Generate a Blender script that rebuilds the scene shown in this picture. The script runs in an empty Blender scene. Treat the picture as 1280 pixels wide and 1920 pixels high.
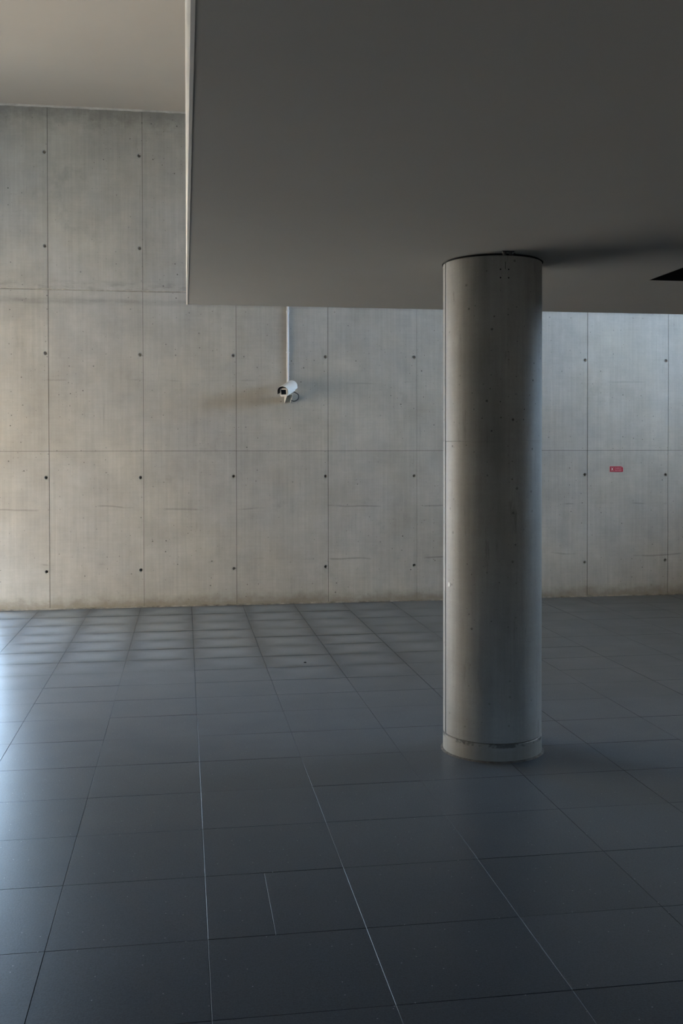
import bpy, bmesh, math, random
from mathutils import Matrix, Vector
random.seed(7)
scene = bpy.context.scene
C = scene.collection

# ------------------------------------------------------------------ camera
YAW, PITCH, ROLL, FPX, CY = 0.152385, 0.015671, -0.001647, 1920.03, 877.66
EYE = 1.5
fwd = Vector((math.sin(YAW)*math.cos(PITCH), math.cos(YAW)*math.cos(PITCH), -math.sin(PITCH)))
rgt = Vector((math.cos(YAW), -math.sin(YAW), 0)); upv = rgt.cross(fwd)
r2 = rgt*math.cos(ROLL) + upv*math.sin(ROLL); u2 = -rgt*math.sin(ROLL) + upv*math.cos(ROLL)
cam = bpy.data.cameras.new('camera'); camo = bpy.data.objects.new('camera', cam); C.objects.link(camo)
M = Matrix((r2, u2, -fwd)).transposed().to_4x4(); M.translation = (0, 0, EYE)
camo.matrix_world = M
cam.sensor_fit = 'HORIZONTAL'; cam.sensor_width = 24.0; cam.lens = FPX/1280*24.0
cam.shift_y = -(960-CY)/1280; cam.clip_start = 0.05; cam.clip_end = 300
scene.camera = camo

# ------------------------------------------------------------------ world, sun, exposure
SKY_STRENGTH, SUN_STRENGTH, EXPOSURE = 5.4, 11.0, 2.12
w = bpy.data.worlds.new('sky'); scene.world = w; w.use_nodes = True
bg = w.node_tree.nodes['Background']
bg.inputs['Color'].default_value = (0.55, 0.76, 1.0, 1); bg.inputs['Strength'].default_value = SKY_STRENGTH
sun = bpy.data.lights.new('sun', 'SUN'); suno = bpy.data.objects.new('sun', sun); C.objects.link(suno)
sun.energy = SUN_STRENGTH; sun.angle = 0.009; sun.color = (1.0, 0.93, 0.82)
suno.rotation_euler = Vector((-0.60, 0.12, -0.79)).to_track_quat('-Z', 'Y').to_euler()
scene.view_settings.view_transform = 'Standard'; scene.view_settings.look = 'None'
scene.view_settings.gamma = 1.0; scene.view_settings.use_curve_mapping = False
scene.view_settings.exposure = EXPOSURE
scene.cycles.max_bounces = 5; scene.cycles.diffuse_bounces = 4; scene.cycles.glossy_bounces = 2

# room dimensions (metres); Y runs towards the far wall, X to the right
XL, XR, YB, D = -3.7, 8.2, -3.0, 10.054
XE = 4.7
ZS, ZC, XS, YS = 2.45, 4.785, 0.0174, 6.669       # soffit height, high ceiling, mezzanine edges
OPL = (6.4, 9.6, 0.0, 2.6)                        # left opening  Y0 Y1 Z0 Z1
OPB = (-3.65, -1.80, 0.0, 2.5)                    # opening beside the far wall  X0 X1 Z0 Z1
OPF = (1.7, 2.7, 0.1, 0.90)                       # unseen opening added for fill light on the column front  X0 X1 Z0 Z1
OPR = (5.2, 9.6, 2.7, 4.4)                        # right high window

def portal(name, loc, direction, sx, sy):
    l = bpy.data.lights.new(name, 'AREA'); l.shape = 'RECTANGLE'; l.size = sx; l.size_y = sy
    l.cycles.is_portal = True
    o = bpy.data.objects.new(name, l); C.objects.link(o); o.location = loc
    o.rotation_euler = Vector(direction).to_track_quat('-Z', 'Z').to_euler()
    return o
portal('sky_portal_left', (XL-0.31, (OPL[0]+OPL[1])/2, (OPL[2]+OPL[3])/2), (1, 0, 0), OPL[1]-OPL[0], OPL[3]-OPL[2])
portal('sky_portal_back', ((OPB[0]+OPB[1])/2, D+0.345, (OPB[2]+OPB[3])/2), (0, -1, 0), OPB[1]-OPB[0], OPB[3]-OPB[2])
portal('sky_portal_front', ((OPF[0]+OPF[1])/2, YB-0.31, (OPF[2]+OPF[3])/2), (0, 1, 0), OPF[1]-OPF[0], OPF[3]-OPF[2])
portal('sky_portal_right', (XR+0.31, (OPR[0]+OPR[1])/2, (OPR[2]+OPR[3])/2), (-1, 0, 0), OPR[1]-OPR[0], OPR[3]-OPR[2])

# ------------------------------------------------------------------ material helpers
class G:
    def __init__(s, name):
        s.m = bpy.data.materials.new(name); s.m.use_nodes = True
        s.t = s.m.node_tree; s.b = s.t.nodes['Principled BSDF']
        s.pos = s.n('ShaderNodeNewGeometry').outputs['Position']
    def n(s, typ, ins=None, **props):
        nd = s.t.nodes.new(typ)
        for k, v in props.items(): setattr(nd, k, v)
        for k, v in (ins or {}).items(): s.put(nd.inputs[k], v)
        return nd
    def put(s, sock, v):
        if isinstance(v, bpy.types.NodeSocket): s.t.links.new(v, sock)
        else: sock.default_value = v
    def m2(s, op, a, b=0.0, c=0.0): return s.n('ShaderNodeMath', {0: a, 1: b, 2: c}, operation=op).outputs[0]
    def mul(s, a, b): return s.m2('MULTIPLY', a, b)
    def add(s, a, b): return s.m2('ADD', a, b)
    def sub(s, a, b): return s.m2('SUBTRACT', a, b)
    def ab(s, a): return s.m2('ABSOLUTE', a)
    def ss(s, v, a, b, o0=0.0, o1=1.0):
        return s.n('ShaderNodeMapRange', {'Value': v, 'From Min': a, 'From Max': b, 'To Min': o0, 'To Max': o1}, interpolation_type='SMOOTHSTEP').outputs[0]
    def lin(s, v, a, b, o0, o1):
        return s.n('ShaderNodeMapRange', {'Value': v, 'From Min': a, 'From Max': b, 'To Min': o0, 'To Max': o1}).outputs[0]
    def scaled(s, vec, sc, off=(0, 0, 0)):
        return s.n('ShaderNodeMapping', {'Vector': vec, 'Scale': sc, 'Location': off}).outputs[0]
    def noise(s, sc=1.0, detail=4, vec=None, scale3=None, off=(0, 0, 0), rough=0.55):
        v = vec or s.pos
        if scale3: v = s.scaled(v, scale3, off)
        return s.n('ShaderNodeTexNoise', {'Vector': v, 'Scale': sc, 'Detail': detail, 'Roughness': rough}).outputs[0]
    def voro(s, sc, vec=None):
        nd = s.n('ShaderNodeTexVoronoi', {'Vector': vec or s.pos, 'Scale': sc}); return nd.outputs['Distance'], nd.outputs['Color']
    def xyz(s, v=None):
        o = s.n('ShaderNodeSeparateXYZ', {0: v or s.pos}).outputs; return o[0], o[1], o[2]
    def mix(s, f, a, b):
        nd = s.n('ShaderNodeMix', data_type='RGBA'); s.put(nd.inputs[0], f); s.put(nd.inputs[6], a); s.put(nd.inputs[7], b); return nd.outputs[2]
    def scale_col(s, col, f):
        nd = s.n('ShaderNodeVectorMath', operation='SCALE'); s.put(nd.inputs[0], col); s.put(nd.inputs[3], f); return nd.outputs[0]
    def rgb(s, c):
        nd = s.n('ShaderNodeRGB'); nd.outputs[0].default_value = (*c, 1); return nd.outputs[0]
    def bump(s, hgt, dist, strength=1.0, normal=None):
        i = {'Height': hgt, 'Distance': dist, 'Strength': strength}
        if normal is not None: i['Normal'] = normal
        return s.n('ShaderNodeBump', i).outputs[0]
    def out(s, col, rough=0.6, spec=0.5, normal=None, metal=0.0):
        s.put(s.b.inputs['Base Color'], col if isinstance(col, bpy.types.NodeSocket) else (*col, 1))
        s.put(s.b.inputs['Roughness'], rough); s.put(s.b.inputs['Specular IOR Level'], spec); s.put(s.b.inputs['Metallic'], metal)
        if normal is not None: s.put(s.b.inputs['Normal'], normal)
        return s.m

def pits(g, sc, dens, r0, r1, vec):
    """small round voids: mask 1 in a void"""
    nd = g.n('ShaderNodeTexVoronoi', {'Vector': vec, 'Scale': sc}, voronoi_dimensions='2D'); d, c = nd.outputs['Distance'], nd.outputs['Color']
    cr, cg, cb = g.xyz(c)
    rad = g.lin(cg, 0, 1, r0, r1)
    on = g.m2('GREATER_THAN', cr, 1-dens)
    return g.mul(on, g.ss(g.m2('DIVIDE', d, rad), 1.15, 0.6))

def concrete(name, base, rough=0.72, spec=0.3, wall=False, column=False, pit=1.0):
    g = G(name)
    x, y, z = g.xyz()
    f = g.lin(g.noise(0.55, 5), 0.3, 0.7, 0.86, 1.13)
    f = g.mul(f, g.lin(g.noise(3.2, 7, rough=0.68), 0.3, 0.7, 0.87, 1.11))
    f = g.mul(f, g.lin(g.noise(1.0, 3, scale3=(45, 45, 1.1)), 0.3, 0.7, 0.945, 1.05))
    f = g.mul(f, g.lin(g.noise(1.0, 2, scale3=(120, 120, 5)), 0.3, 0.7, 0.975, 1.025))
    f = g.mul(f, g.lin(g.noise(1.0, 2, scale3=(4, 4, 60)), 0.3, 0.7, 0.975, 1.02))
    f = g.mul(f, g.lin(g.noise(240, 3, rough=0.7), 0.3, 0.7, 0.93, 1.07))
    # dark vertical runs left by the formwork, in patches
    run = g.mul(g.ss(g.noise(1.0, 4, scale3=(26, 26, 2.2), off=(3, 1, 7)), 0.62, 0.78), g.ss(g.noise(1.4, 2, off=(5, 5, 5), scale3=(1, 1, 1)), 0.48, 0.66))
    f = g.mul(f, g.sub(1.0, g.mul(run, 0.24)))
    smear = g.ss(g.noise(2.1, 7, scale3=(1, 1, 0.8), off=(11, 4, 2), rough=0.7), 0.60, 0.75)
    f = g.mul(f, g.sub(1.0, g.mul(smear, 0.17)))
    pale = g.ss(g.noise(1.0, 3, scale3=(60, 60, 1.1), off=(2, 9, 4)), 0.68, 0.75)
    f = g.mul(f, g.add(1.0, g.mul(pale, 0.10)))
    if column:      # unrolled round the shaft
        ox, oy, _ = g.xyz(g.n('ShaderNodeTexCoord').outputs['Object'])
        flat = g.n('ShaderNodeCombineXYZ', {0: g.mul(g.m2('ARCTAN2', oy, ox), 0.2456), 1: z}).outputs[0]
    else:
        flat = g.n('ShaderNodeCombineXYZ', {0: g.add(x, y), 1: z}).outputs[0]
    clus = g.ss(g.noise(1.3, 3, scale3=(1, 1, 1), off=(1, 6, 2)), 0.40, 0.66)
    p = g.m2('MAXIMUM', g.mul(pits(g, 9, 0.30*pit, 0.025, 0.07, flat), g.lin(clus, 0, 1, 0.35, 1.0)), g.mul(pits(g, 24, 0.16*pit, 0.03, 0.10, flat), clus))
    f = g.mul(f, g.sub(1.0, g.mul(p, 0.72)))
    h = g.noise(60, 3, rough=0.6)
    if wall:
        info = g.n('ShaderNodeObjectInfo').outputs['Random']
        f = g.mul(f, g.lin(info, 0, 1, 0.955, 1.045))
        # broken horizontal pour lines
        for z0, amp, sd in ((0.44, 0.30, 1), (0.96, 0.25, 2), (2.20, 0.14, 5)):
            wob = g.mul(g.sub(g.noise(1.0, 3, scale3=(0.7, 0, 0), off=(sd*3.1, 0, 0)), 0.5), 0.20)
            dz = g.ab(g.sub(g.sub(z, z0), wob))
            line = g.mul(g.ss(dz, 0.012, 0.002), g.ss(g.noise(1.0, 3, scale3=(2.4, 2.4, 0), off=(sd*7.7, 0, 0)), 0.50, 0.60))
            f = g.mul(f, g.sub(1.0, g.mul(line, amp)))
        # smear below the lift joint and grime at head and foot
        n1 = g.noise(1.0, 5, scale3=(5, 5, 18), rough=0.7)
        band = g.mul(g.ss(g.ab(g.sub(z, 2.945)), 0.05, 0.006), g.lin(n1, 0.35, 0.65, 0.2, 1.0))
        f = g.mul(f, g.sub(1.0, g.mul(band, 0.26)))
        band2 = g.mul(g.ss(g.ab(g.sub(z, 3.09)), 0.07, 0.01), g.ss(n1, 0.42, 0.62))
        f = g.mul(f, g.sub(1.0, g.mul(band2, 0.22)))
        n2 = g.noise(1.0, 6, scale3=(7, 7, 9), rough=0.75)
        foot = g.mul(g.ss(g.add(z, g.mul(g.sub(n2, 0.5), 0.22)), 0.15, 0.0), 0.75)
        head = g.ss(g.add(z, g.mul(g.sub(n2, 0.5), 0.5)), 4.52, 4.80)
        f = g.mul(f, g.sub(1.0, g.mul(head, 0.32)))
        col = g.scale_col(g.mix(g.ss(g.noise(0.9, 4, off=(8, 1, 3), scale3=(1, 1, 1)), 0.35, 0.65), (*base, 1), (base[0]*1.02, base[1]*0.995, base[2]*0.94, 1)), f)
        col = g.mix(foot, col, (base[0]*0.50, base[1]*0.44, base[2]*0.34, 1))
    elif column:
        f = g.mul(f, g.lin(g.noise(1.0, 5, scale3=(7, 7, 0.9), off=(4, 2, 1)), 0.3, 0.7, 0.80, 1.16))
        f = g.mul(f, g.sub(1.0, g.mul(g.ss(g.noise(1.0, 6, scale3=(22, 22, 3.5), off=(9, 3, 6), rough=0.7), 0.60, 0.72), 0.30)))
        n2 = g.noise(1.0, 6, scale3=(9, 9, 12), rough=0.75)
        foot = g.mul(g.ss(g.add(z, g.mul(g.sub(n2, 0.5), 0.16)), 0.115, 0.05), 0.35)
        rag = g.mul(g.ss(g.ab(g.sub(g.add(z, g.mul(g.sub(n2, 0.5), 0.03)), 0.082)), 0.014, 0.004), g.ss(n2, 0.48, 0.58))
        f = g.mul(f, g.sub(1.0, g.mul(rag, 0.7)))
        col = g.mix(foot, g.scale_col((*base, 1)[:3], f), (base[0]*0.62, base[1]*0.56, base[2]*0.47, 1))
    else:
        col = g.scale_col(base, f)
    return g.out(col, rough, spec, g.bump(h, 0.0012, 0.55))

def plain(name, col, rough=0.5, spec=0.5, metal=0.0, var=0.06, sc=8, bumpd=0.0):
    g = G(name)
    f = g.lin(g.noise(sc, 5), 0.3, 0.7, 1-var, 1+var)
    nrm = g.bump(g.noise(90, 4), bumpd, 0.5) if bumpd else None
    return g.out(g.scale_col(col, f), rough, spec, nrm, metal)

MAT = {}
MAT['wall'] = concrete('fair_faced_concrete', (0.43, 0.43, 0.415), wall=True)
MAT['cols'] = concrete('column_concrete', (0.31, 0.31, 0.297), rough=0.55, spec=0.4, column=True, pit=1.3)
MAT['conc'] = concrete('plain_concrete', (0.40, 0.40, 0.385))
MAT['joint'] = plain('joint_grime', (0.10, 0.095, 0.085), 0.9, 0.1, var=0.5, sc=3)
MAT['hole'] = plain('tie_hole_mortar', (0.20, 0.19, 0.17), 0.9, 0.1, var=0.3, sc=30)
MAT['ridge'] = plain('mortar_bleed', (0.50, 0.48, 0.43), 0.9, 0.1, var=0.25, sc=25)
MAT['foot'] = plain('foot_mortar', (0.20, 0.185, 0.16), 0.9, 0.1, var=0.5, sc=14)
MAT['trim'] = plain('ceiling_bead', (0.55, 0.54, 0.51), 0.8, 0.2, var=0.2, sc=12)
MAT['soffit'] = plain('soffit_paint', (0.42, 0.425, 0.418), 0.75, 0.25, var=0.025, sc=1.5, bumpd=0.0006)
MAT['ceil'] = plain('high_ceiling_plaster', (0.50, 0.455, 0.405), 0.85, 0.2, var=0.03, sc=1.2, bumpd=0.0006)
MAT['white'] = plain('white_plaster', (0.85, 0.85, 0.84), 0.7, 0.3, var=0.03, sc=3)
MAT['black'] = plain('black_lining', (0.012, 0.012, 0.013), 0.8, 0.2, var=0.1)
MAT['ground'] = plain('pale_paving', (0.54, 0.44, 0.335), 0.9, 0.1, var=0.1, sc=0.6)
MAT['camw'] = plain('white_powder_coat', (0.82, 0.82, 0.80), 0.35, 0.5, var=0.03, sc=20)
MAT['camglass'] = plain('dark_window_glass', (0.006, 0.006, 0.007), 0.08, 0.5, var=0.05)
MAT['cable_shade'] = plain('cable_and_shield_shade', (0.05, 0.055, 0.065), 0.5, 0.4, var=0.1)
MAT['pipe'] = plain('white_plastic_conduit', (0.72, 0.74, 0.78), 0.4, 0.5, var=0.03)
MAT['screw'] = plain('dark_steel', (0.05, 0.05, 0.05), 0.5, 0.5, var=0.1)
MAT['red'] = plain('red_sign_print', (0.36, 0.012, 0.035), 0.5, 0.4, var=0.1, sc=40)
MAT['signw'] = plain('white_sign_print', (0.70, 0.60, 0.60), 0.5, 0.4, var=0.05, sc=40)
MAT['signp'] = plain('pink_sign_lettering', (0.55, 0.20, 0.24), 0.5, 0.4, var=0.05, sc=40)
MAT['seal'] = plain('sealant_ring', (0.13, 0.125, 0.12), 0.8, 0.2, var=0.4, sc=30)
MAT['brown'] = plain('dark_unseen_wall', (0.10, 0.075, 0.055), 0.6, 0.3, var=0.2, sc=4)  # dark brown put on the unseen right wall to dim its bounce light

def tile_mat():
    g = G('basalt_tile')
    x, y, z = g.xyz()
    uv = g.n('ShaderNodeUVMap', uv_map='UVMap').outputs[0]
    u, v, _ = g.xyz(uv)
    rnd = g.n('ShaderNodeObjectInfo').outputs['Random']
    f = g.lin(rnd, 0, 1, 0.80, 1.22)
    f = g.mul(f, g.lin(g.noise(1.1, 5), 0.3, 0.7, 0.85, 1.15))
    f = g.mul(f, g.lin(g.noise(70, 4, rough=0.7), 0.3, 0.7, 0.78, 1.22))
    # pale specks in the stone
    nd = g.n('ShaderNodeTexVoronoi', {'Vector': g.pos, 'Scale': 16.0}, voronoi_dimensions='2D'); d, c = nd.outputs['Distance'], nd.outputs['Color']; cr, cg, cb = g.xyz(c)
    speck = g.mul(g.m2('GREATER_THAN', cr, 0.80), g.ss(d, 0.04, 0.02))
    # damp, dirty margins along the joints towards the far wall
    e = g.m2('MINIMUM', g.m2('MINIMUM', u, g.sub(1.0, u)), g.m2('MINIMUM', v, g.sub(1.0, v)))
    zone = g.mul(g.ss(g.add(y, g.mul(g.sub(g.noise(0.8, 2), 0.5), 2.0)), 6.5, 7.6), g.ss(x, 2.9, 1.3))
    n = g.noise(4.5, 4, rough=0.65)
    damp = g.mul(zone, g.mul(g.ss(g.add(e, g.mul(g.sub(n, 0.5), 0.45)), 0.16, 0.0), 0.50))
    dust = g.mul(zone, g.ss(e, 0.1, 0.4))
    base = g.mix(g.mul(dust, 0.45), (0.018, 0.020, 0.025, 1), (0.05, 0.051, 0.055, 1))
    col = g.scale_col(g.scale_col(base, f), g.sub(1.0, damp))
    col = g.mix(g.mul(speck, 0.55), col, (0.30, 0.30, 0.31, 1))
    grain = g.noise(190, 3, rough=0.6)
    h = g.add(g.noise(150, 3, rough=0.5), g.mul(g.noise(520, 2), 0.3))
    rough = g.lin(g.noise(3, 4), 0.3, 0.7, 0.32, 0.37)
    nb = g.bump(h, 0.00062, 0.5)
    g.put(g.b.inputs['Sheen Weight'], g.mul(g.sub(1.0, g.mul(damp, 0.6)), g.mul(g.lin(dust, 0, 1, 0.14, 0.19), g.lin(grain, 0.3, 0.7, 0.45, 1.6)))); g.put(g.b.inputs['Sheen Roughness'], 0.45); g.put(g.b.inputs['Sheen Tint'], (0.74, 0.87, 1.0, 1))
    return g.out(col, rough, 0.10, nb)
MAT['tile'] = tile_mat()
gg = G('grout'); MAT['grout'] = gg.out(gg.scale_col((0.038, 0.038, 0.040), gg.lin(gg.noise(2.5, 5, rough=0.7), 0.3, 0.7, 0.2, 2.0)), 0.9, 0.1)

# ------------------------------------------------------------------ mesh helpers
def link(name, me, mat, parent=None):
    o = bpy.data.objects.new(name, me); C.objects.link(o)
    if mat is not None and not me.materials: me.materials.append(MAT[mat])
    if parent: o.parent = parent
    return o
def mesh(name, verts, faces, smooth=False):
    me = bpy.data.meshes.new(name); me.from_pydata([tuple(v) for v in verts], [], faces); me.update()
    if smooth:
        for p in me.polygons: p.use_smooth = True
    return me
def from_bm(name, bm, smooth=False):
    me = bpy.data.meshes.new(name); bmesh.ops.recalc_face_normals(bm, faces=bm.faces); bm.to_mesh(me); bm.free()
    if smooth:
        for p in me.polygons: p.use_smooth = True
        me.set_sharp_from_angle(angle=math.radians(35))
    return me
def bm_box(bm, a, b, mtx=None):
    vs = []
    for k in range(8):
        p = Vector((a[0] if not k & 1 else b[0], a[1] if not k & 2 else b[1], a[2] if not k & 4 else b[2]))
        vs.append(bm.verts.new(mtx @ p if mtx else p))
    for f in ((0, 2, 3, 1), (4, 5, 7, 6), (0, 1, 5, 4), (2, 6, 7, 3), (0, 4, 6, 2), (1, 3, 7, 5)): bm.faces.new([vs[i] for i in f])
def box(name, a, b, mat, parent=None, bevel=0.0, mtx=None):
    bm = bmesh.new(); bm_box(bm, a, b, mtx)
    if bevel: bmesh.ops.bevel(bm, geom=bm.edges[:], offset=bevel, segments=2, affect='EDGES', profile=0.5)
    return link(name, from_bm(name, bm), mat, parent)
def empty(name, loc):
    o = bpy.data.objects.new(name, None); C.objects.link(o); o.location = loc; o.empty_display_size = 0.1; return o
def tag(o, label=None, cat=None, group=None, kind=None):
    for k, v in (('label', label), ('category', cat), ('group', group), ('kind', kind)):
        if v: o[k] = v
    return o
def tube(name, pts, r, mat, parent=None, seg=10):
    """round tube through points"""
    pts = [Vector(p) for p in pts]; vs, fs = [], []
    prev = None
    for i, p in enumerate(pts):
        t = (pts[min(i+1, len(pts)-1)] - pts[max(i-1, 0)]).normalized()
        a = prev - t*prev.dot(t) if prev else t.orthogonal()
        a.normalize(); prev = a; b = t.cross(a)
        for k in range(seg):
            an = 2*math.pi*k/seg; vs.append(p + (a*math.cos(an) + b*math.sin(an))*r)
    for i in range(len(pts)-1):
        for k in range(seg):
            k2 = (k+1) % seg; fs.append((i*seg+k, i*seg+k2, (i+1)*seg+k2, (i+1)*seg+k))
    fs.append(tuple(range(seg))[::-1]); fs.append(tuple((len(pts)-1)*seg+k for k in range(seg)))
    me = mesh(name, vs, fs, True); me.set_sharp_from_angle(angle=math.radians(40))
    return link(name, me, mat, parent)
def lathe(name, prof, cx, cy, mat, parent=None, seg=128, close=False, sharp=25):
    vs, fs = [], []
    for r, z in prof:
        for k in range(seg):
            a = 2*math.pi*k/seg; vs.append((cx+r*math.cos(a), cy+r*math.sin(a), z))
    for i in range(len(prof)-1):
        for k in range(seg):
            k2 = (k+1) % seg; fs.append((i*seg+k, i*seg+k2, (i+1)*seg+k2, (i+1)*seg+k))
    me = mesh(name, vs, fs, True); me.set_sharp_from_angle(angle=math.radians(sharp))
    return link(name, me, mat, parent)

# ------------------------------------------------------------------ floor
floor = box('floor', (XL-0.3, YB-0.3, -0.25), (XR+0.3, D+0.34, -0.0025), 'grout'); tag(floor, kind='structure')
XJ = [-1.37+0.489*k for k in range(-6, 22)]
XJ = [v for v in XJ]
for i, v in enumerate(XJ):
    for q in (-0.89, -0.42, 0.066, 0.561, 1.062, 1.55, 2.04):
        if abs(v-q) < 0.1: XJ[i] = q
YJ = [2.70, 3.156, 3.63, 4.09, 4.54, 4.99, 5.444, 5.895, 6.30, 6.705, 7.10, 7.50, 7.90, 8.29, 8.68, 9.11, 9.56, D-0.004]
while YJ[0] > YB: YJ.insert(0, YJ[0]-0.457)
def tile_geo(sx, sy, gap=0.0007, ch=0.0008, dep=0.012):
    hx, hy = sx/2-gap, sy/2-gap
    v = [(sxn*hx, syn*hy, -dep) for sxn, syn in ((-1, -1), (1, -1), (1, 1), (-1, 1))]
    v += [(sxn*hx, syn*hy, -ch) for sxn, syn in ((-1, -1), (1, -1), (1, 1), (-1, 1))]
    v += [(sxn*(hx-ch), syn*(hy-ch), 0) for sxn, syn in ((-1, -1), (1, -1), (1, 1), (-1, 1))]
    f = [(8, 9, 10, 11)]
    for k in range(4):
        k2 = (k+1) % 4; f += [(k, k2, k2+4, k+4), (k+4, k2+4, k2+8, k+8)]
    return v, f
def add_uv(me, quads):
    uv = me.uv_layers.new(name='UVMap')
    for poly in me.polygons:
        for li in poly.loop_indices:
            uv.data[li].uv = quads[me.loops[li].vertex_index]
UVQ = [(0, 0), (1, 0), (1, 1), (0, 1)]*3
cache = {}
def tile_mesh(sx, sy):
    key = (round(sx, 4), round(sy, 4))
    if key not in cache:
        v, f = tile_geo(sx, sy); me = mesh('tile', v, f); add_uv(me, UVQ); me.materials.append(MAT['tile']); cache[key] = me
    return cache[key]
def in_view(x0, x1, y0, y1):
    """tile lies inside the photographed wedge of floor, with a margin"""
    ym = y1
    if y1 < 2.4: return False
    lo = -0.178*ym - 0.30; hi = 0.515*ym + 0.25
    return x1 > lo and x0 < hi
fv, ff, fuv = [], [], []
spans = []
for j in range(len(YJ)-1):
    for i in range(len(XJ)-1):
        y0, y1, x0, x1 = YJ[j], YJ[j+1], XJ[i], XJ[i+1]
        if abs(y0-3.156) < 0.01 and abs(x0-0.066) < 0.01: spans += [(x0, 0.275, y0, y1), (0.275, x1, y0, y1)]
        else: spans.append((x0, x1, y0, y1))
nt = 0
for x0, x1, y0, y1 in spans:
    dz = random.uniform(-0.0006, 0.0002)
    if in_view(x0, x1, y0, y1) and nt < 300:
        o = bpy.data.objects.new('tile', tile_mesh(x1-x0, y1-y0)); C.objects.link(o); o.parent = floor
        o.location = ((x0+x1)/2, (y0+y1)/2, dz)
        o.rotation_euler = (random.uniform(-1, 1)*0.0009, random.uniform(-1, 1)*0.0009, 0)
        nt += 1
    else:
        v, f = tile_geo(x1-x0, y1-y0); b0 = len(fv)
        fv += [(a+(x0+x1)/2, b+(y0+y1)/2, c+dz) for a, b, c in v]; ff += [tuple(k+b0 for k in q) for q in f]; fuv += UVQ
me = mesh('tile_field', fv, ff); add_uv(me, fuv)
tag(link('tile_field', me, 'tile', floor), kind='stuff')

# ------------------------------------------------------------------ far wall: panels, joints, tie holes
bm = bmesh.new()
bm_box(bm, (OPB[1], D+0.035, -0.25), (XR+0.3, D+0.34, ZC+0.25))
bm_box(bm, (OPB[0], D, OPB[3]), (OPB[1], D+0.34, ZC+0.25)); bm_box(bm, (OPB[0], D, -0.25), (OPB[1], D+0.34, -0.003))
bm_box(bm, (XL-0.3, D, -0.25), (OPB[0], D+0.34, ZC+0.25))
wall = link('wall_back', from_bm('wall_back', bm), 'conc'); tag(wall, kind='structure')
WX = [-1.80, -1.269, -0.387, 0.505, 1.411, 2.309, 3.209, 4.109, 4.993, 5.89, 6.79, 7.69, 8.65]
WZ = [0.0, 1.5125, 3.045, ZC-0.012]
HZ = {0: (0.36, 1.26), 1: (2.444,), 2: (3.46, 4.343)}
HOFF = 0.028; CELL = 0.0245; RH = 0.0185; NSEG = 16
def panel(x0, x1, z0, z1, hz, gl, gr):
    xa, xb = x0+gl, x1-gr; za, zb = z0+0.0016, z1-0.0016
    bm = bmesh.new(); y = D
    def V(x, yy, z): return bm.verts.new((x, yy, z))
    hx = x1-HOFF
    xs = [xa, hx-CELL, hx+CELL, xb]; zs = [za]
    for q in hz: zs += [q-CELL, q+CELL]
    zs.append(zb)
    grid = [[V(x, y, z) for z in zs] for x in xs]
    for i in range(3):
        for k in range(len(zs)-1):
            if i == 1 and k % 2 == 1: continue
            bm.faces.new((grid[i][k], grid[i+1][k], grid[i+1][k+1], grid[i][k+1]))
    for n_, q in enumerate(hz):
        k = 1+2*n_
        cor = [grid[2][k+1], grid[1][k+1], grid[1][k], grid[2][k]]     # at 45, 135, 225, 315 degrees
        ring = [V(hx+RH*math.cos(math.radians(45)+2*math.pi*s/NSEG), y, q+RH*math.sin(math.radians(45)+2*math.pi*s/NSEG)) for s in range(NSEG)]
        per = NSEG//4
        for c in range(4):
            for s in range(per):
                a = ring[c*per+s]; b = ring[(c*per+s+1) % NSEG]
                if s < per-1: bm.faces.new((cor[c], a, b))
                else: bm.faces.new((cor[c], a, b, cor[(c+1) % 4]))
    # returns into the joints
    e = 0.030
    def strip(a, b):
        a2 = V(a.co.x, y+e, a.co.z); b2 = V(b.co.x, y+e, b.co.z); bm.faces.new((a, b, b2, a2))
    for k in range(len(zs)-1): strip(grid[0][k], grid[0][k+1]); strip(grid[3][k+1], grid[3][k])
    for i in range(3): strip(grid[i+1][0], grid[i][0]); strip(grid[i][-1], grid[i+1][-1])
    me = bpy.data.meshes.new('concrete_panel')
    bm.normal_update(); bm.to_mesh(me); bm.free()
    me.transform(Matrix.Translation((-(x0+x1)/2, -D, -(z0+z1)/2)))
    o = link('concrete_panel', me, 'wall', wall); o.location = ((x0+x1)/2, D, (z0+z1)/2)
    return o
def hole_mesh(open_):
    prof = [(RH+0.0045, -0.0004), (RH-0.0005, -0.0009), (0.0125, 0.010)] + ([(0.0115, 0.030), (0.0, 0.0305)] if open_ else [(0.011, 0.013), (0.0, 0.0125)])
    vs, fs, mi = [], [], []
    for r, d in prof:
        for s in range(NSEG):
            a = 2*math.pi*s/NSEG; vs.append((r*math.cos(a), d, r*math.sin(a)))
    for i in range(len(prof)-1):
        for s in range(NSEG):
            s2 = (s+1) % NSEG; fs.append((i*NSEG+s, i*NSEG+s2, (i+1)*NSEG+s2, (i+1)*NSEG+s)); mi.append(0 if i < 2 else 1)
    me = mesh('tie_hole', vs, fs); me.materials.append(MAT['conc']); me.materials.append(MAT['hole'])
    for p, m_ in zip(me.polygons, mi): p.material_index = m_
    return me
HM = {True: hole_mesh(True), False: hole_mesh(False)}
gaps = {}
for i, x in enumerate(WX): gaps[i] = random.choice((0.0017, 0.0022, 0.0028))
gaps[6] = 0.0010; gaps[5] = 0.0012
for i in range(len(WX)-1):
    for r in range(3):
        hz = [q + random.uniform(-0.004, 0.004) for q in HZ[r]]
        p = panel(WX[i], WX[i+1], WZ[r], WZ[r+1], hz, gaps[i], gaps[i+1])
        for q in hz:
            h = bpy.data.objects.new('tie_hole', HM[q < 2]); C.objects.link(h); h.parent = p
            h.location = (WX[i+1]-HOFF-p.location.x, 0, q-p.location.z)
            h.rotation_euler = (0, random.uniform(0, 6), 0)
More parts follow.
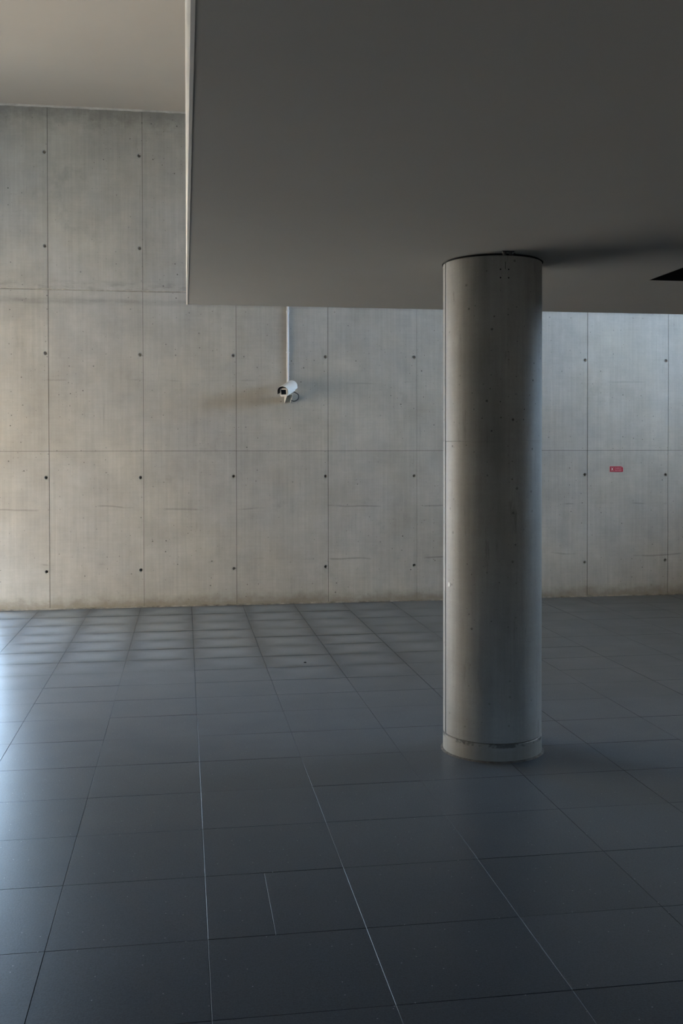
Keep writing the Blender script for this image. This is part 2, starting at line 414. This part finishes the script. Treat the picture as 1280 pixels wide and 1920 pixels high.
for i in range(1, len(WX)-1):
    box('joint', (WX[i]-0.004, D+0.006, 0.0), (WX[i]+0.004, D+0.032, WZ[3]), 'joint', wall)
for r in (1, 2):
    box('joint', (OPB[1], D+0.006, WZ[r]-0.004), (XR, D+0.032, WZ[r]+0.004), 'joint', wall)
# ragged mortar ridge squeezed out along the lift joint
vs, fs = [], []
nseg = 420
for k in range(nseg+1):
    x = OPB[1]+0.01+(XR-OPB[1]-0.02)*k/nseg; a = 0.5+0.5*math.sin(x*9.1+1.3*math.sin(x*23)); t = random.uniform(0.5, 1)
    h1 = 0.006+0.010*a*t; dy = 0.002+0.004*t
    zc = 3.049+0.004*math.sin(x*1.7)
    vs += [(x, D+0.001, zc), (x, D-dy, zc+h1*0.35), (x, D+0.001, zc+h1)]
for k in range(nseg):
    b = k*3; fs += [(b, b+3, b+4, b+1), (b+1, b+4, b+5, b+2)]
link('mortar_ridge', mesh('mortar_ridge', vs, fs), 'ridge', wall)
# broken, crumbling foot of the wall: thin mortar strip along the floor
vs, fs = [], []
for k in range(nseg+1):
    x = OPB[1]+0.01+(XR-OPB[1]-0.02)*k/nseg; t = random.uniform(0.4, 1)
    vs += [(x, D+0.002, 0.0), (x, D-0.006-0.006*t, 0.001), (x, D-0.004*t, 0.006+0.007*t), (x, D+0.002, 0.009+0.008*t)]
for k in range(nseg):
    b = k*4; fs += [(b, b+1, b+5, b+4), (b+1, b+2, b+6, b+5), (b+2, b+3, b+7, b+6)]
link('foot_mortar', mesh('foot_mortar', vs, fs), 'foot', wall)

# ------------------------------------------------------------------ high ceiling, mezzanine block, side walls
ceil = box('ceiling', (XL-0.3, YB-0.3, ZC), (XR+0.3, D+0.34, ZC+0.25), 'ceil'); tag(ceil, kind='structure')
vs, fs = [], []
n_ = 260
for k in range(n_+1):
    x = XL+(XR-XL)*k/n_; t = random.uniform(0.0, 0.006)
    vs += [(x, D-0.012, ZC-0.0005), (x, D-0.010, ZC-0.014-t), (x, D+0.01, ZC-0.016-t)]
for k in range(n_):
    b = k*3; fs += [(b, b+1, b+4, b+3), (b+1, b+2, b+5, b+4)]
tag(link('trim_1', mesh('trim_1', vs, fs), 'trim'), kind='structure')

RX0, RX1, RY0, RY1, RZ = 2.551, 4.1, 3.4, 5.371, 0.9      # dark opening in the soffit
bm = bmesh.new()
def quad(*p): bm.faces.new([bm.verts.new(q) for q in p])
xa, xb, ya, yb = XS+0.010, XE-0.010, YB, YS-0.010
for (x0, x1, y0, y1) in ((xa, RX0, ya, yb), (RX1, xb, ya, yb), (RX0, RX1, ya, RY0), (RX0, RX1, RY1, yb)):
    quad((x0, y0, ZS), (x0, y1, ZS), (x1, y1, ZS), (x1, y0, ZS))
quad((xa, ya, ZS), (xa, ya, ZC), (xa, yb, ZC), (xa, yb, ZS)); quad((xa, yb, ZS), (xa, yb, ZC), (xb, yb, ZC), (xb, yb, ZS))
quad((xb, ya, ZS), (xb, yb, ZS), (xb, yb, ZC), (xb, ya, ZC)); quad((xa, ya, ZS), (xb, ya, ZS), (xb, ya, ZC), (xa, ya, ZC))
quad((xa, ya, ZC), (xb, ya, ZC), (xb, yb, ZC), (xa, yb, ZC))
me = bpy.data.meshes.new('mezzanine_slab'); bm.to_mesh(me); bm.free()
slab = link('mezzanine_slab', me, 'soffit'); tag(slab, kind='structure')
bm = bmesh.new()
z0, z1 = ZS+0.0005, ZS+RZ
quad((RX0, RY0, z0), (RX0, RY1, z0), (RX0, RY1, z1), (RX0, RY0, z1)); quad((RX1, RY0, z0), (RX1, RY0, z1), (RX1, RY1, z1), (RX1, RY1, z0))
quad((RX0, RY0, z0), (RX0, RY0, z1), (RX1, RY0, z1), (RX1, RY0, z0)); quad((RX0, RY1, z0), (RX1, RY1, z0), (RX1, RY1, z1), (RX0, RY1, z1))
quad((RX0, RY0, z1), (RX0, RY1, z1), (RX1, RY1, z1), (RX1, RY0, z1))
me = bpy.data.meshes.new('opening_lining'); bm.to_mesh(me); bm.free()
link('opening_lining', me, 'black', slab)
# white plastered faces of the mezzanine
tag(box('trim_2', (XS, YB, ZS-0.002), (XS+0.010, YS, ZC), 'white'), kind='structure')
tag(box('trim_3', (XS+0.010, YS-0.010, ZS-0.0005), (XE, YS, ZC), 'soffit'), kind='structure')
tag(box('trim_4', (XE-0.010, YB, ZS-0.0005), (XE, YS-0.010, ZC), 'soffit'), kind='structure')

def wall_with_opening(name, x0, x1, op, mat='conc'):
    y0, y1, a0, a1 = op; bm = bmesh.new()
    bm_box(bm, (x0, YB-0.3, -0.25), (x1, y0, ZC+0.25)); bm_box(bm, (x0, y1, -0.25), (x1, D, ZC+0.25))
    bm_box(bm, (x0, y0, a1), (x1, y1, ZC+0.25)); bm_box(bm, (x0, y0, -0.25), (x1, y1, a0-0.0025 if a0 == 0 else a0))
    return tag(link(name, from_bm(name, bm), mat), kind='structure')
wall_with_opening('wall_left', XL-0.3, XL, OPL)
wall_with_opening('wall_right', XR, XR+0.3, OPR, 'brown')
bm = bmesh.new()
bm_box(bm, (XL, YB-0.3, -0.25), (OPF[0], YB, ZC+0.25)); bm_box(bm, (OPF[1], YB-0.3, -0.25), (XR, YB, ZC+0.25))
bm_box(bm, (OPF[0], YB-0.3, -0.25), (OPF[1], YB, OPF[2])); bm_box(bm, (OPF[0], YB-0.3, OPF[3]), (OPF[1], YB, ZC+0.25))
tag(link('wall_front', from_bm('wall_front', bm), 'conc'), kind='structure')
# ground outside, pale paving in the sun
tag(box('outside_ground', (-60, -60, -0.5), (60, 80, -0.26), 'ground'), kind='structure')
# unseen: wall added to bounce warm sun in, slab added to shade the window
tag(box('warm_bounce_wall', (-13.0, -20, -0.26), (-10.0, 17, 7.0), 'ground'), kind='structure')
tag(box('sun_block_slab', (XR+0.3, OPR[0]-1.5, ZC+0.02), (XR+2.6, OPR[1]+1.5, ZC+0.2), 'conc'), kind='structure')

# ------------------------------------------------------------------ column
CX, CYL, R = 1.534, 4.987, 0.2456
col = empty('concrete_column', (CX, CYL, 0))
tag(col, 'round grey fair-faced concrete column standing free on the dark floor', 'column')
def cpart(name, prof, mat, **k):
    return lathe(name, prof, 0, 0, mat, col, **k)
cpart('shaft', [(R-0.004, 0.0905), (R, 0.0925), (R, 0.6), (R, 1.1), (R, 1.5485), (R-0.0015, 1.5505), (R-0.0015, 1.551)], 'cols')
cpart('shaft', [(R-0.0015, 1.551), (R-0.0015, 1.5515), (R+0.0003, 1.5530), (R+0.0003, 2.0), (R+0.0003, 2.4385), (R-0.002, 2.441)], 'cols')
cpart('base_collar', [(R+0.001, 0.0), (R+0.001, 0.084), (R-0.004, 0.0875)], 'cols')
cpart('shadow_joint', [(R-0.0045, 0.082), (R-0.0045, 0.094)], 'joint')
cpart('head_ring', [(R-0.02, 2.4400), (R+0.005, 2.4405), (R+0.006, 2.4435), (R-0.004, 2.4445), (R-0.004, ZS)], 'black')
cpart('sealant_ring', [(R+0.0005, 0.006), (R+0.006, 0.004), (R+0.012, 0.0012), (R+0.0125, 0.0)], 'seal')
def on_col(deg, z, r=R):
    a = math.radians(deg); return Vector((r*math.cos(a), r*math.sin(a), z))
def col_frame(deg, z, r=R):
    a = math.radians(deg); o = Vector((math.cos(a), math.sin(a), 0)); t = Vector((-math.sin(a), math.cos(a), 0))
    m_ = Matrix((t, o, Vector((0, 0, 1)))).transposed().to_4x4(); m_.translation = o*r + Vector((0, 0, z)); return m_
box('formwork_seam', (-0.0022, -0.002, 0.094), (0.0022, 0.0028, 2.438), 'cols', col, mtx=col_frame(-176.6, 0))
box('formwork_seam', (-0.0018, -0.002, 0.094), (0.0018, 0.0022, 2.438), 'cols', col, mtx=col_frame(3.4, 0))
box('paper_scrap', (-0.010, -0.001, -0.010), (0.010, 0.0015, 0.010), 'white', col, mtx=col_frame(-165.8, 0.842))
def disc(name, rad, dep, mtx, mat, parent, seg=12):
    vs = [mtx @ Vector((rad*math.cos(2*math.pi*k/seg), dep, rad*math.sin(2*math.pi*k/seg))) for k in range(seg)] + [mtx @ Vector((rad*math.cos(2*math.pi*k/seg), -0.004, rad*math.sin(2*math.pi*k/seg))) for k in range(seg)]
    fs = [tuple(range(seg))] + [(k, k+seg, (k+1) % seg+seg, (k+1) % seg) for k in range(seg)]
    return link(name, mesh(name, vs, fs), mat, parent)
for dg in (-97.98, -88.7):
    for z in (2.3735, 2.3335): disc('bolt_hole', 0.0035, 0.0012, col_frame(dg, z), 'black', col)
box('anchor_slot', (-0.001, -0.002, -0.018), (0.001, 0.0008, 0.018), 'black', col, mtx=col_frame(-92.5, 2.392))

# black anchor bracket left on the soffit at the column head
anc = empty('ceiling_anchor', (1.519, 4.690, ZS))
tag(anc, 'small black metal anchor bracket fixed to soffit at column head', 'bracket')
box('base_plate', (-0.030, -0.010, -0.004), (0.030, 0.012, 0.0), 'screw', anc, 0.001)
tube('bolt', [(-0.017, 0, -0.003), (-0.017, 0, -0.018)], 0.009, 'screw', anc)
tube('bolt', [(0.012, 0, -0.003), (0.012, 0, -0.015)], 0.007, 'screw', anc)
tube('clip', [(0.010, 0, -0.010), (0.024, 0.0, -0.016), (0.034, 0, -0.008)], 0.0035, 'screw', anc)

# ------------------------------------------------------------------ security camera and conduit on the far wall
YW = D
cx, cz = 1.01, 2.10
con = empty('conduit', (1.010, YW-0.014, 2.16))
tag(con, 'thin white plastic conduit running down concrete wall to security camera', 'conduit')
tube('pipe', [(0, 0, -0.02), (0, 0, 2.62)], 0.0105, 'pipe', con, 14)
for z in (0.32, 0.72, 1.2, 1.8, 2.3):
    box('clip', (-0.0135, -0.012, z-0.006), (0.0135, 0.0135, z+0.006), 'pipe', con, 0.002)
tube('coupler', [(0, 0, 0.70), (0, 0, 0.74)], 0.0125, 'pipe', con, 14)

sc_ = empty('security_camera', (cx-0.004, YW, 2.0))
tag(sc_, 'white box security camera on a bracket, fixed to the concrete wall', 'security camera')
# local frame of the housing: +Y' = towards lens
aim = Vector((-0.36, -0.90, -0.235)).normalized()
side = aim.cross(Vector((0, 0, 1))).normalized(); hup = side.cross(aim)
hc = Vector((-0.022, -0.225, 0.106))
HMX = Matrix((side, aim, hup)).transposed().to_4x4(); HMX.translation = hc
def arch_prof(hw, hh_low, top, n=14):
    """cross-section: flat bottom, rounded shoulders"""
    pts = [(-hw, -hh_low), (hw, -hh_low)]
    for k in range(n+1):
        a = math.pi*k/n; pts.append((hw*math.cos(a), top*math.sin(a)+0.006))
    return pts
def extrude(name, prof, y0, y1, mat, parent, mtx, caps=True, smooth=True):
    n = len(prof); vs = [mtx @ Vector((a, y0, b)) for a, b in prof] + [mtx @ Vector((a, y1, b)) for a, b in prof]
    fs = [(k, (k+1) % n, (k+1) % n+n, k+n) for k in range(n)]
    if caps: fs += [tuple(range(n))[::-1], tuple(range(n, 2*n))]
    bm = bmesh.new(); bv = [bm.verts.new(v) for v in vs]
    for f in fs: bm.faces.new([bv[i] for i in f])
    return link(name, from_bm(name, bm, smooth), mat, parent)
body = extrude('housing', [(-0.037, -0.038), (-0.030, -0.046), (0.030, -0.046), (0.037, -0.038), (0.037, 0.012), (0.029, 0.026), (0.012, 0.032), (-0.012, 0.032), (-0.029, 0.026), (-0.037, 0.012)], -0.150, 0.125, 'camw', sc_, HMX)
# front bezel ring with dark window
bz = Matrix(HMX)
fr = extrude('front_bezel', [(-0.035, -0.040), (-0.026, -0.047), (0.026, -0.047), (0.035, -0.040), (0.036, 0.016), (0.029, 0.029), (-0.029, 0.029), (-0.036, 0.016)], 0.125, 0.134, 'camw', sc_, HMX)
box('window_glass', (-0.0235, 0.133, -0.028), (0.0235, 0.1362, 0.019), 'camglass', sc_, 0.0, HMX)
# sunshield: open-bottomed arched shell
outer = [(-0.055, -0.020)] + [(-0.055*math.cos(math.pi*k/16), 0.008+0.050*math.sin(math.pi*k/16)) for k in range(17)] + [(0.055, -0.020)]
inner = [(0.0525, -0.020)] + [(0.0525*math.cos(math.pi*k/16), 0.008+0.0475*math.sin(math.pi*k/16)) for k in range(17)] + [(-0.0525, -0.020)]
bm = bmesh.new()
n = len(outer); A = []
for y in (-0.165, 0.165):
    A.append(([bm.verts.new(HMX @ Vector((a, y, b))) for a, b in outer], [bm.verts.new(HMX @ Vector((a, y, b))) for a, b in reversed(inner)]))
(o0, i0), (o1, i1) = A
for k in range(n-1):
    bm.faces.new((o0[k], o0[k+1], o1[k+1], o1[k])); bm.faces.new((i0[k], i1[k], i1[k+1], i0[k+1]))
    bm.faces.new((o0[k], i0[k], i0[k+1], o0[k+1])); bm.faces.new((o1[k], o1[k+1], i1[k+1], i1[k]))
for k in (0, n-1): bm.faces.new((o0[k], o1[k], i1[k], i0[k]))
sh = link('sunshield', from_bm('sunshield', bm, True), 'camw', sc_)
sh.data.materials.append(MAT['cable_shade'])          # shade under the shield put into its inner colour
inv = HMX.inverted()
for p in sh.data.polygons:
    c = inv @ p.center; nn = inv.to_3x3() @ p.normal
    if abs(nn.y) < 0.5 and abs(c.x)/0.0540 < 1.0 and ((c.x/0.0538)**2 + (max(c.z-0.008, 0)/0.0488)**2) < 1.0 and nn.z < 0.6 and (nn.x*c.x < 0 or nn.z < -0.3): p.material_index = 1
extrude('rear_cap', [(-0.052, -0.020)] + [(-0.052*math.cos(math.pi*k/12), 0.008+0.047*math.sin(math.pi*k/12)) for k in range(13)] + [(0.052, -0.020)], -0.160, -0.155, 'camw', sc_, HMX)
disc('screw', 0.004, 0.0, HMX @ Matrix.Translation((0.0555, -0.14, 0.0)) @ Matrix.Rotation(-math.pi/2, 4, 'Z'), 'screw', sc_, 8)
# wall bracket: back plate, two cheeks, floor of the arm, swivel head
br = box('bracket_plate', (-0.030, -0.006, -0.020), (0.030, 0.0, 0.070), 'camw', sc_, 0.0015)
for s in (-1, 1):
    vs = []
    for x in (s*0.0285, s*0.0255):
        vs += [(x, -0.006, -0.018), (x, -0.006, 0.060), (x, -0.23, 0.058), (x, -0.23, 0.040)]
    fs = [(0, 1, 2, 3), (7, 6, 5, 4)] + [(k, k+4, (k+1) % 4+4, (k+1) % 4) for k in range(4)]
    bm = bmesh.new(); bv = [bm.verts.new(v) for v in vs]
    for f in fs: bm.faces.new([bv[i] for i in f])
    link('bracket_cheek', from_bm('bracket_cheek', bm), 'camw', sc_)
vs = [(-0.0255, -0.006, 0.060), (0.0255, -0.006, 0.060), (0.0255, -0.23, 0.058), (-0.0255, -0.23, 0.058)]
vs += [(a, b, c-0.003) for a, b, c in vs]
bm = bmesh.new(); bv = [bm.verts.new(v) for v in vs]
for f in ((0, 1, 2, 3), (7, 6, 5, 4), (0, 4, 5, 1), (1, 5, 6, 2), (2, 6, 7, 3), (3, 7, 4, 0)): bm.faces.new([bv[i] for i in f])
link('bracket_arm', from_bm('bracket_arm', bm), 'camw', sc_)
tube('swivel_head', [(-0.004, -0.19, 0.056), (-0.006, -0.195, 0.078)], 0.019, 'camw', sc_, 14)
for x in (-0.016, 0.0, 0.016): disc('screw', 0.0045, -0.0085+0.0, Matrix.Translation((x, 0, -0.008)), 'screw', sc_, 8)
# cable loop from the rear of the housing into the bracket
P0 = HMX @ Vector((0.012, -0.135, -0.042))
pts = []
ctrl = [P0, P0+Vector((0.035, 0.01, -0.008)), Vector((0.098, -0.10, 0.060)), Vector((0.098, -0.06, 0.020)), Vector((0.066, -0.03, 0.000)), Vector((0.026, -0.03, 0.012))]
for i in range(len(ctrl)-1):
    a = ctrl[max(i-1, 0)]; b = ctrl[i]; c = ctrl[i+1]; d = ctrl[min(i+2, len(ctrl)-1)]
    for k in range(6):
        t = k/6; pts.append(0.5*((2*b)+(c-a)*t+(2*a-5*b+4*c-d)*t*t+(3*b-a-3*c+d)*t**3))
pts.append(ctrl[-1])
tube('cable', pts, 0.0048, 'cable_shade', sc_, 8)

# ------------------------------------------------------------------ red sign on the wall
sg = empty('sign', (4.4235, D, 1.319))
tag(sg, 'small red sign with white pictogram and lettering on the far wall', 'sign')
def plate(name, pts, y0, y1, mat):
    bm = bmesh.new(); f0 = [bm.verts.new((x, y0, z)) for x, z in pts]; f1 = [bm.verts.new((x, y1, z)) for x, z in pts]
    bm.faces.new(f1[::-1]); bm.faces.new(f0)
    for k in range(len(pts)): bm.faces.new((f0[k], f1[k], f1[(k+1) % len(pts)], f0[(k+1) % len(pts)]))
    return link(name, from_bm(name, bm), mat, sg)
plate('border', [(-0.0755, -0.0315), (0.0755, -0.0315), (0.0755, 0.014), (0.066, 0.024), (0.05, 0.0315), (-0.0755, 0.0315)], 0.0, -0.002, 'signw')
plate('red_field', [(-0.073, -0.029), (0.073, -0.029), (0.073, 0.013), (0.064, 0.0225), (0.049, 0.029), (-0.073, 0.029)], -0.002, -0.0028, 'red')
for a in (35, -35):       # crossed white figure
    ca, sa = math.cos(math.radians(90-a)), math.sin(math.radians(90-a)); hw, hl = 0.0026, 0.0185
    cx0, cz0 = -0.046, 0.0
    plate('pictogram', [(cx0+sx*hl*ca-sy*hw*sa, cz0+sx*hl*sa+sy*hw*ca) for sx, sy in ((-1, -1), (1, -1), (1, 1), (-1, 1))], -0.0028, -0.0033-0.0001*(a > 0), 'signw')
plate('pictogram', [(-0.046+0.0065*math.cos(k*math.pi/4), 0.0065*math.sin(k*math.pi/4)) for k in range(8)], -0.0028, -0.0036, 'signw')
fx0, fx1, fz = -0.068, -0.024, 0.024
for (a0, a1, b0, b1) in ((fx0, fx1, fz-0.0016, fz), (fx0, fx1, -fz, -fz+0.0016), (fx0, fx0+0.0016, -fz, fz), (fx1-0.0016, fx1, -fz, fz)):
    plate('pictogram_frame', [(a0, b0), (a1, b0), (a1, b1), (a0, b1)], -0.0028, -0.0032, 'signp')
for zi, words in ((0.016, (10, 22, 12)), (0.005, (6, 26, 9)), (-0.006, (12, 8, 24)), (-0.017, (20, 26))):
    x = -0.018
    for wl in words:
        wl *= 0.00155; plate('lettering', [(x, zi-0.0030), (x+wl, zi-0.0030), (x+wl, zi+0.0030), (x, zi+0.0030)], -0.0028, -0.0032, 'signp'); x += wl+0.004

# ------------------------------------------------------------------ crumb of stone on the floor
bm = bmesh.new(); bmesh.ops.create_icosphere(bm, subdivisions=2, radius=0.0075)
for v in bm.verts: v.co = Vector((v.co.x*1.2, v.co.y*0.9, v.co.z*0.7))*random.uniform(0.85, 1.15)
peb = link('pebble', from_bm('pebble', bm), 'screw'); peb.location = (0.845, 7.219, 0.0042)
tag(peb, 'tiny dark stone crumb lying on the tiles before the wall', 'pebble')
